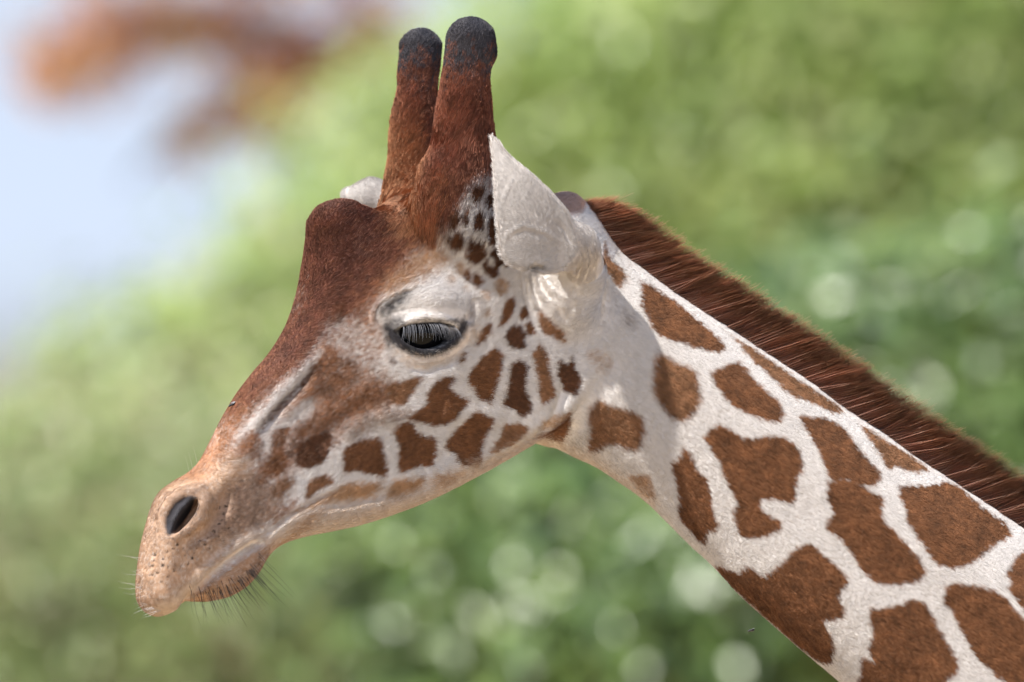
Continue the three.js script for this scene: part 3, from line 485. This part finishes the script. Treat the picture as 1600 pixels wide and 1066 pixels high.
N_('tan', { soft: 3, jag: 3, a: 0.9 }, [979, 742], [998, 739], [1009, 741], [1018, 768], [1013, 776], [1000, 770], [988, 756]); N_('brown', { soft: 4, jag: 3 }, [886, 640], [889, 657], [883, 680], [873, 690], [849, 687], [835, 687], [859, 670], [873, 657]);
N_('cream', { soft: 10, jag: 4, a: 0.5 }, [840, 690], [900, 700], [960, 735], [1020, 780], [1000, 800], [940, 760], [880, 720]);
// whisker pits on the upper lip
const pits = [], pitPx = []; for (let i = 0; i < 80; i++) { const t = rnd(), w = rr(0, 1); const x = 234 + t * 128 + w * 4, y = 922 - t * 88 - w * 56 + gaussian() * 3; if ((x - 290) ** 2 + (y - 805) ** 2 > 2100 && !pitPx.some(([a, b]) => (a - x) ** 2 + (b - y) ** 2 < 55) && pitPx.push([x, y])) pits.push([uvOf(HF, march(field0, x, y)), rr(0.0011, 0.0018)]); }
const hornCap = (y) => sstep(EYE + 0.275, EYE + 0.35, y), WHITE = [C.white[0], C.white[1], C.white[2]];
function coat(x, y, z, zone, hair, out) {                 // base colour of the coat at a place; hair: pick one layer or the next at random, as single hairs do
  const n1 = nz(x, y, z, 70), n2 = nz(x, y, z, 260), n3 = nz(x, y, z, 640);
  if (zone === EAR) { const k = (x > -0.06 && z > 0 && earGrid.get(x, y)[0] < 0.003 ? 1.3 : 0.95) + 0.08 * n1 + 0.06 * n2; const er = ((x - 0.0297) / 0.013) ** 2 + ((y - EYE - 0.0845) / 0.0055) ** 2, d = z > 0 && er < 1 ? 0.4 + 0.6 * er : 1; out[0] = 0.49 * k * d; out[1] = 0.455 * k * d; out[2] = 0.43 * k * d; return; }  // edge hair whitened as painted rim light, opening hair darkened as painted inner shading
  if (zone === HORN || (zone === HEAD && y > EYE + 0.235 && x < 0.06)) {
    const cap = clamp(hornCap(y + 0.03 * n1 + 0.012 * n2) , 0, 1), pick = hair ? (rnd() < cap ? 1 : 0) : cap, m = 1 + 0.35 * n1 + 0.25 * n2, lo = Math.max(sstep(EYE + 0.20, EYE + 0.14, y) * 0.5, sstep(EYE + 0.29, EYE + 0.20, y) * sstep(-0.098, -0.118, x));  // lo also lightens the far horn foot, sunlight painted in as rust
    for (let k = 0; k < 3; k++) out[k] = (C.red[k] * 1.45 * (1 - lo) + 1.15 * C.rust[k] * lo) * m * (1 - pick) + C.char[k] * 1.7 * pick;
    if (zone === HORN && y < EYE + 0.20 && x > -0.09) { const o2 = [0, 0, 0], b = sstep(EYE + 0.20, EYE + 0.165, y); coat(x, Math.min(y, EYE + 0.23), z, HEAD, hair, o2); for (let k = 0; k < 3; k++) out[k] += (o2[k] - out[k]) * b; }
    return;
  }
  out[0] = C.white[0]; out[1] = C.white[1]; out[2] = C.white[2];
  let b0 = 1 + 0.05 * n1 + 0.05 * n2; for (let k = 0; k < 3; k++) out[k] *= b0;
  if (zone === BODY || x > 0.66) {
    const g = nz(x, y, z, 5) * 0.06, s = 0.16; let d1 = 9, d2 = 9;
    for (let i = -1; i < 2; i++) for (let j = -1; j < 2; j++) { const cx = Math.floor(x / s) + i, cy = Math.floor(y / s) + j, h1 = Math.sin(cx * 127.1 + cy * 311.7) * 43758.5, h2 = Math.sin(cx * 269.5 + cy * 183.3) * 43758.5, d = Math.hypot(x - (cx + h1 - Math.floor(h1)) * s, y - (cy + h2 - Math.floor(h2)) * s) + g * 0.3; if (d < d1) { d2 = d1; d1 = d; } else if (d < d2) d2 = d; }
    if (d2 - d1 > 0.022 && y > 0.6) { for (let k = 0; k < 3; k++) out[k] = C.brown[k]; return; }
    if (zone === BODY) return;
  }
  let fr = null, u = 0, v = 0, w = 0;
  for (const l of layers) {
    if (l.f !== fr) { fr = l.f; const dx = x - fr.O.x, dy = y - fr.O.y, dz = z - fr.O.z; u = dx * fr.e1.x + dy * fr.e1.y + dz * fr.e1.z; v = dx * fr.e2.x + dy * fr.e2.y + dz * fr.e2.z; w = dx * fr.L.x + dy * fr.L.y + dz * fr.L.z; }
    const b = l.b; if (u < b[0] || u > b[1] || v < b[2] || v > b[3]) continue;
    if (l.f === NF && zone === HEAD && w < 0.03 + 0 * w && x < 0.02) continue;
    let a = sstep(-l.soft, l.soft, sdPoly(l.uv, u, v) + l.jag * (0.9 * n2 + 0.7 * n3)) * l.a;
    if (a <= 0) continue;
    if (l.fleck) a *= 1 - 0.75 * l.fleck * sstep(-0.15, 0.45, n3 + 0.5 * n2);
    if (hair) a = clamp(a + (rnd() - 0.5) * 0.95 * (a < 0.97 ? 1 : 0), 0, 1);
    const m = 1 + l.v * (1.3 * n1 + 1.2 * n2);
    for (let k = 0; k < 3; k++) out[k] += (l.color[k] * m - out[k]) * a;
  }
  if (x < -0.3 && !hair) { const dx = x - HF.O.x, dy = y - HF.O.y, dz = z - HF.O.z; const pu = dx * HF.e1.x + dy * HF.e1.y + dz * HF.e1.z, pv = dx * HF.e2.x + dy * HF.e2.y + dz * HF.e2.z; for (const [[a, b], r] of pits) if ((pu - a) ** 2 + (pv - b) ** 2 < r * r) { out[0] *= 0.12; out[1] *= 0.12; out[2] *= 0.13; } }
}
const giraffe = thing('giraffe', 'giraffe with brown patches and dark-tipped horns, head lowered to the side', 'giraffe');
giraffe.position.set(2.1, 0, 0.1);
const GO = giraffe.position;
const skinMat = new THREE.MeshPhysicalMaterial({ vertexColors: true, roughness: 0.9, specularIntensity: 0.3 });
function skinGeo(m) {
  const g = new THREE.BufferGeometry(), n = m.pos.length / 3, c = new Float32Array(n * 3), p = new Float32Array(m.pos), o = [0, 0, 0];
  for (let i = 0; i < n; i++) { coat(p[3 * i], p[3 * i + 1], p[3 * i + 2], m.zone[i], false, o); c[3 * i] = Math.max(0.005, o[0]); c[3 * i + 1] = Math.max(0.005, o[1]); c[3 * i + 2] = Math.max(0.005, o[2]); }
  for (let i = 0; i < n; i++) { p[3 * i] -= GO.x; p[3 * i + 1] -= GO.y; p[3 * i + 2] -= GO.z; }
  g.setAttribute('position', new THREE.BufferAttribute(p, 3)); g.setAttribute('normal', new THREE.BufferAttribute(m.nor, 3)); g.setAttribute('color', new THREE.BufferAttribute(c, 3)); g.setIndex(m.idx); return g;
}
mesh('body', mergeGeometries([skinGeo(fine), skinGeo(coarse)]), skinMat, giraffe);

// eyeball
let eye;
{
  const g = new THREE.SphereGeometry(0.034, 48, 32), c = EYEP.clone().addScaledVector(EN, -0.0405).sub(GO);
  const e = eye = mesh('eye', g, new THREE.MeshPhysicalMaterial({ color: lin(0.004, 0.004, 0.005), roughness: 0.05, specularIntensity: 0.35 }), giraffe); e.position.copy(c);
}
// ------------------------------------------------------------------ hair
const hairMat = new THREE.MeshPhysicalMaterial({ color: 0xffffff, roughness: 0.62, specularIntensity: 0.55, side: THREE.DoubleSide });
const maneMat = new THREE.MeshPhysicalMaterial({ vertexColors: true, roughness: 0.55, side: THREE.DoubleSide, transmission: 0.3, thickness: 0 });
function plant(name, geo, mat, list) {                     // list of [position, direction, normal, length, width scale, colour]
  const im = new THREE.InstancedMesh(geo, mat, list.length), M = new THREE.Matrix4(), c = new THREE.Color(), X = V(0, 0, 0), Y = V(0, 0, 0);
  list.forEach(([p, d, n, L, w, col], i) => { X.crossVectors(n, d).normalize(); Y.crossVectors(d, X).normalize(); M.makeBasis(X.clone().multiplyScalar(w), Y.clone().multiplyScalar(L), d.clone().multiplyScalar(L)); M.setPosition(p.x - GO.x, p.y - GO.y, p.z - GO.z); im.setMatrixAt(i, M); im.setColorAt(i, c.setRGB(...col)); });
  im.name = name; im.userData.kind = 'stuff'; im.castShadow = im.receiveShadow = true; giraffe.add(im); return im;
}
const EYEUV = uvOf(HF, EYEP);
{
  const { pos, idx, nor, zone } = fine, short = [], long = [], o = [0, 0, 0], nT = idx.length / 3;
  const A = V(0, 0, 0), B = V(0, 0, 0), Cc = V(0, 0, 0), N = V(0, 0, 0), G = V(0, 0, 0), ab = V(0, 0, 0), ac = V(0, 0, 0), DENS = 430000;
  for (let t = 0; t < nT; t++) {
    const a = idx[3 * t] * 3, b = idx[3 * t + 1] * 3, c = idx[3 * t + 2] * 3;
    A.set(pos[a], pos[a + 1], pos[a + 2]); B.set(pos[b], pos[b + 1], pos[b + 2]); Cc.set(pos[c], pos[c + 1], pos[c + 2]);
    const area = ab.subVectors(B, A).cross(ac.subVectors(Cc, A)).length() / 2, z = zone[idx[3 * t]];
    N.set(nor[a] + nor[b] + nor[c], nor[a + 1] + nor[b + 1] + nor[c + 1], nor[a + 2] + nor[b + 2] + nor[c + 2]).normalize();
    let want = area * DENS * (N.z > -0.25 ? 1 : 0.2) * (z === HORN ? 0.8 : 1), n = Math.floor(want) + (rnd() < want % 1 ? 1 : 0);
    for (let i = 0; i < n; i++) {
      let u = rnd(), v = rnd(); if (u + v > 1) { u = 1 - u; v = 1 - v; }
      const p = A.clone().addScaledVector(ab.subVectors(B, A), u).addScaledVector(ac.subVectors(Cc, A), v);
      const de = EYEP.distanceTo(p), dn = NOSP.distanceTo(p);
      let L = 0.0075, lift = 0;
      if (z === NECK || z === BODY) G.set(0.84, -0.54, 0); else if (z === HORN) { G.set(0.30, 1, 0.05); L = 0.019 - 0.012 * sstep(EYE + 0.24, EYE + 0.34, p.y) - 0.008 * sstep(EYE + 0.22, EYE + 0.17, p.y) * sstep(-0.10, -0.07, p.x); } else if (z === EAR) { G.copy(p).sub(earB).setZ(0.02); if (G.x > -0.01) G.set(-0.6, 0.6, 0.1); L = p.x < 0.1 && p.z > 0 && earGrid.get(p.x, p.y)[0] < 0.0025 ? 0.007 : 0.0045; }
      else { const m = sstep(-0.30, -0.38, p.x); G.set(0.75 - 0.5 * m, 0.55 - 1.4 * m, 0); G.y -= 0.9 * sstep(-0.2, 0.02, p.x) * sstep(EYE + 0.03, EYE - 0.08, p.y); const cap = sstep(EYE + 0.04, EYE + 0.12, p.y) * sstep(-0.06, -0.09, p.x); L = 0.0065 + 0.004 * cap - 0.0026 * sstep(-0.28, -0.36, p.x); G.y += 0.35 * cap; }
      if (de < 0.05) { const q = p.clone().sub(EYEP), ua = q.dot(EF.e1), va = q.dot(EF.e2), s = sdPoly(eyePoly, ua, va); if (s > -0.003) continue; if (s > -0.018) L *= 0.55; }
      if (dn < 0.03) { const q = p.clone().sub(NOSP), s = sdPoly(nosePoly, q.dot(NFR.e1), q.dot(NFR.e2)); if (s > -0.001) continue; L *= 0.7; }
      if (p.x < -0.3) { const q = p.clone().sub(HF.O), pu = q.dot(HF.e1), pv = q.dot(HF.e2); if (pits.some(([[a, b], r]) => (pu - a) ** 2 + (pv - b) ** 2 < (r * 1.6) ** 2)) continue; }
      G.addScaledVector(N, -G.dot(N)); if (G.lengthSq() < 1e-4) continue; G.normalize();
      const j = z === HORN ? 0.16 : 0.12; G.x += gaussian() * j; G.y += gaussian() * j; G.z += gaussian() * j; G.addScaledVector(N, -G.dot(N)).normalize();
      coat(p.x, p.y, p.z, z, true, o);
      const dk = o[0] < 0.35 ? 1 : 0, m = dk ? rr(0.55, 1.5) : rr(0.86, 1.09), d = G.clone().addScaledVector(N, (z === HORN ? 0.06 : L > 0.008 ? 0.07 : 0.055) + lift).normalize();
      (L > 0.0092 ? long : short).push([p.addScaledVector(N, -0.0003), d, N.clone(), L * rr(0.8, 1.2), 1, [Math.max(0.004, o[0] * m), Math.max(0.004, o[1] * m), Math.max(0.004, o[2] * m)]]);
    }
  }
  // widths and spreads are in metres across, in hair lengths along
  plant('coat', tuftM(7, 0.0011, 0.00032, 0.13, 0.16), hairMat, short);
  plant('horn_hair', tuftM(7, 0.0012, 0.00036, 0.14, 0.13), hairMat, long);
  console.log('tufts', short.length, long.length);
}
function tuftM(n, spread, wide, curl, along, tint) {       // x in metres, y and z in hair lengths
  const pos = [], col = [];
  for (let h = 0; h < n; h++) {
    const q = (h * 0.618 + 0.3) % 1, ox = ((h + 0.5) / n * 3.2 - 1.6) * spread, oz = (q - 0.5) * 3 * along, L = 0.75 + 0.4 * ((h * 0.37 + 0.2) % 1), dev = (((h * 0.71) % 1) - 0.5) * spread * 1.8, lift = 0.55 + 0.8 * ((h * 0.45 + 0.1) % 1), w = wide * rr(0.7, 1.3), P = [];
    for (let k = 0; k < 3; k++) { const t = k / 2, hw = w * (k === 0 ? 1 : k === 1 ? 0.8 : 0.12) * 0.5, cx = ox + dev * t, cy = curl * lift * (t - 0.4 * t * t), cz = oz + t * L, ty = (((h * 0.29 + 0.4) % 1) - 0.5) * 0.05; P.push([cx - hw, cy - ty, cz], [cx + hw, cy + ty, cz]); }
    for (const f of [[0, 1, 2], [1, 3, 2], [2, 3, 4], [3, 5, 4]]) for (const k of f) { pos.push(...P[k]); if (tint) col.push(...tint[k >> 1]); }
  }
  const g = new THREE.BufferGeometry(); g.setAttribute('position', new THREE.Float32BufferAttribute(pos, 3)); if (tint) g.setAttribute('color', new THREE.Float32BufferAttribute(col, 3)); g.computeVertexNormals(); return g;
}
// mane along the crest of the neck
{
  const c = new THREE.CatmullRomCurve3(maneLine.map(([x, y]) => onPlane(NF, x, y - 3))), list = [], n = 16000;
  for (let i = 0; i < n; i++) {
    const t = rnd() * 0.93, p = c.getPoint(t), tan = c.getTangent(t), up = NF.L.clone().cross(tan).normalize(); if (up.y < 0) up.negate();
    const side = rr(-1, 1), clump = nz(p.x, p.y, p.z, 45) * 0.5 + nz(p.x, p.y, side * 0.01, 120) * 0.35;
    p.addScaledVector(NF.L, side * 0.016).addScaledVector(up, -0.006 - 0.008 * side * side);
    const d = up.clone().multiplyScalar(1).addScaledVector(tan, 0.75 + 0.35 * clump + gaussian() * 0.12).addScaledVector(NF.L, side * 0.12 + gaussian() * 0.08).normalize();
    const L = (0.066 + 0.006 * clump) * rr(0.7, 1.08) * (0.55 + 0.45 * sstep(0, 0.07, t)), m = (1 + 0.5 * clump) * rr(0.85, 1.15);
    list.push([p, d, NF.L.clone(), L, 1, [m, m, m]]);
  }
  plant('mane', tuftM(7, 0.0016, 0.00042, 0.10, 0.03, [[0.55, 0.44, 0.36], [0.38, 0.155, 0.095], [0.66, 0.41, 0.27]]), maneMat, list);
}
// lashes, whiskers: single tapered hairs
function strand(p, d0, d1, L, r, n = 6) {
  const pos = [], idx = [], P = p.clone(), q = V(0, 0, 0);
  for (let i = 0; i <= n; i++) {
    const t = i / n, d = d0.clone().lerp(d1, t).normalize(), x = d.clone().cross(V(0.31, 0.2, 0.93)).normalize(), y = d.clone().cross(x), R = r * (1 - 0.85 * t);
    for (let k = 0; k < 3; k++) { const a = k * 2.0944; q.copy(P).addScaledVector(x, Math.cos(a) * R).addScaledVector(y, Math.sin(a) * R); pos.push(q.x - GO.x, q.y - GO.y, q.z - GO.z); }
    P.addScaledVector(d, L / n);
  }
  for (let i = 0; i < n; i++) for (let k = 0; k < 3; k++) { const a = i * 3 + k, b = i * 3 + (k + 1) % 3; idx.push(a, b, a + 3, b, b + 3, a + 3); }
  const g = new THREE.BufferGeometry(); g.setAttribute('position', new THREE.Float32BufferAttribute(pos, 3)); g.setIndex(idx); g.computeVertexNormals(); return g;
}
const along = (pts, t) => { const k = t * (pts.length - 1), i = Math.min(pts.length - 2, k | 0), f = k - i; return [pts[i][0] + (pts[i + 1][0] - pts[i][0]) * f, pts[i][1] + (pts[i + 1][1] - pts[i][1]) * f]; };
{
  const up = [], low = [], dark = [], pale = [];
  for (let i = 0; i < 75; i++) { const t = rnd(), [x, y] = along([[630, 512], [645, 508], [665, 506], [690, 507], [710, 512]], t), p = march(field, x, y - rr(0, 2)); up.push(strand(p, EN.clone().multiplyScalar(0.9).add(V((t - 0.5) * 0.5, -0.35, 0)), V((t - 0.5) * 0.5 + gaussian() * 0.1, -1.1, 0.15), rr(0.016, 0.030), 0.00019)); }
  for (let i = 0; i < 70; i++) { const t = rnd(), [x, y] = along([[630, 533], [650, 546], [672, 548], [695, 541], [712, 524]], t), p = march(field, x, y); low.push(strand(p, EN.clone().multiplyScalar(0.6).add(V((t - 0.4) * 0.7, -0.8, 0)), V((t - 0.4) * 0.9, -1, 0.1), rr(0.006, 0.014), 0.00025)); }
  for (let i = 0; i < 65; i++) { const t = rnd(), [x, y] = along([[296, 936], [330, 936], [360, 926], [388, 906], [402, 882]], t), p = march(field, x + rr(-6, 8), y - rr(2, 22)), L = rr(0.025, 0.06) * (0.75 + 0.4 * t); dark.push(strand(p, V(0.1 + 0.9 * t + gaussian() * 0.18, -1, 0.25), V(0.25 + 1.0 * t + gaussian() * 0.2, -1, 0.05), L, 0.00034)); }
  for (let i = 0; i < 26; i++) { const t = rnd(), [x, y] = along([[218, 870], [217, 915], [226, 945], [250, 955]], t), p = march(field, x + 3, y); pale.push(strand(p, V(-1, 0.1 - 0.5 * t + gaussian() * 0.3, 0.2), V(-0.8, 0.25 - 0.6 * t + gaussian() * 0.3, 0.2), rr(0.01, 0.03), 0.00018)); }
  for (const [[u, v]] of pits) { const p = HF.O.clone().addScaledVector(HF.e1, u).addScaledVector(HF.e2, v), px = p.addScaledVector(HF.L, 0.02), q = march(field, 800 + px.x / S * D / (D - px.z), 533 - (px.y - EYE) / S * D / (D - px.z)); if (q) dark.push(strand(q, V(-0.3, -0.3, 1), V(-0.2, -1, 0.4), rr(0.001, 0.003), 0.0002, 3)); }
  for (const [x, y] of [[301, 734], [296, 740], [308, 724]]) pale.push(strand(march(field, x, y), V(-0.2, 1, 0), V(-0.35, 1, 0), 0.022, 0.00018));
  const lash = new THREE.MeshStandardMaterial({ color: lin(0.19, 0.19, 0.21), roughness: 0.5 }), blk = new THREE.MeshStandardMaterial({ color: lin(0.02, 0.018, 0.018), roughness: 0.5 }), wht = new THREE.MeshStandardMaterial({ color: lin(0.5, 0.47, 0.45), roughness: 0.5 });
  for (const [n, l, m, lb] of [['upper_eyelashes', up, lash, 'pale grey upper eyelashes'], ['lower_eyelashes', low, blk, 'short black lower eyelashes'], ['chin_whiskers', dark, blk, 'dark whiskers on the chin and lip'], ['lip_whiskers', pale, wht, 'fine pale whiskers on the upper lip']]) { const o = mesh(n, mergeGeometries(l), m, n.includes('lash') ? eye : giraffe); if (o.parent === eye) o.position.copy(eye.position).negate(); o.userData = { kind: 'stuff', label: lb }; }
}
// ------------------------------------------------------------------ flies
function fly(p, turn, label) {
  const t = thing('fly', label, 'fly', null); t.position.copy(p); t.rotation.set(0.2, turn, 0.35);
  const g = new THREE.SphereGeometry(0.0018, 12, 8), m = new THREE.MeshStandardMaterial({ color: lin(0.012, 0.012, 0.014), roughness: 0.35 });
  const b = g.clone(); b.scale(1.5, 0.85, 0.9); const th = g.clone(); th.scale(0.9, 0.8, 0.8); th.translate(-0.0032, 0.0003, 0); mesh('body', mergeGeometries([b, th]), m, t);
  const h = g.clone(); h.scale(0.55, 0.6, 0.75); h.translate(-0.0052, 0.0001, 0); mesh('head', h, m, t);
  for (const s of [-1, 1]) { const w = new THREE.SphereGeometry(0.002, 10, 6); w.scale(1.4, 0.05, 0.5); w.rotateY(s * 0.45); w.translate(0.0014, 0.0016, s * 0.0013); mesh('wing', w, new THREE.MeshStandardMaterial({ color: lin(0.2, 0.2, 0.2), roughness: 0.3 }), t); }
}
fly(march(field, 365, 633).add(V(-0.001, 0.001, 0)), 0.6, 'small black fly sitting on the nose bridge of the giraffe');
fly(at(1176, 985, 0.08), -0.5, 'small black fly hovering in the air beside the neck');
renderer.render(scene, camera);
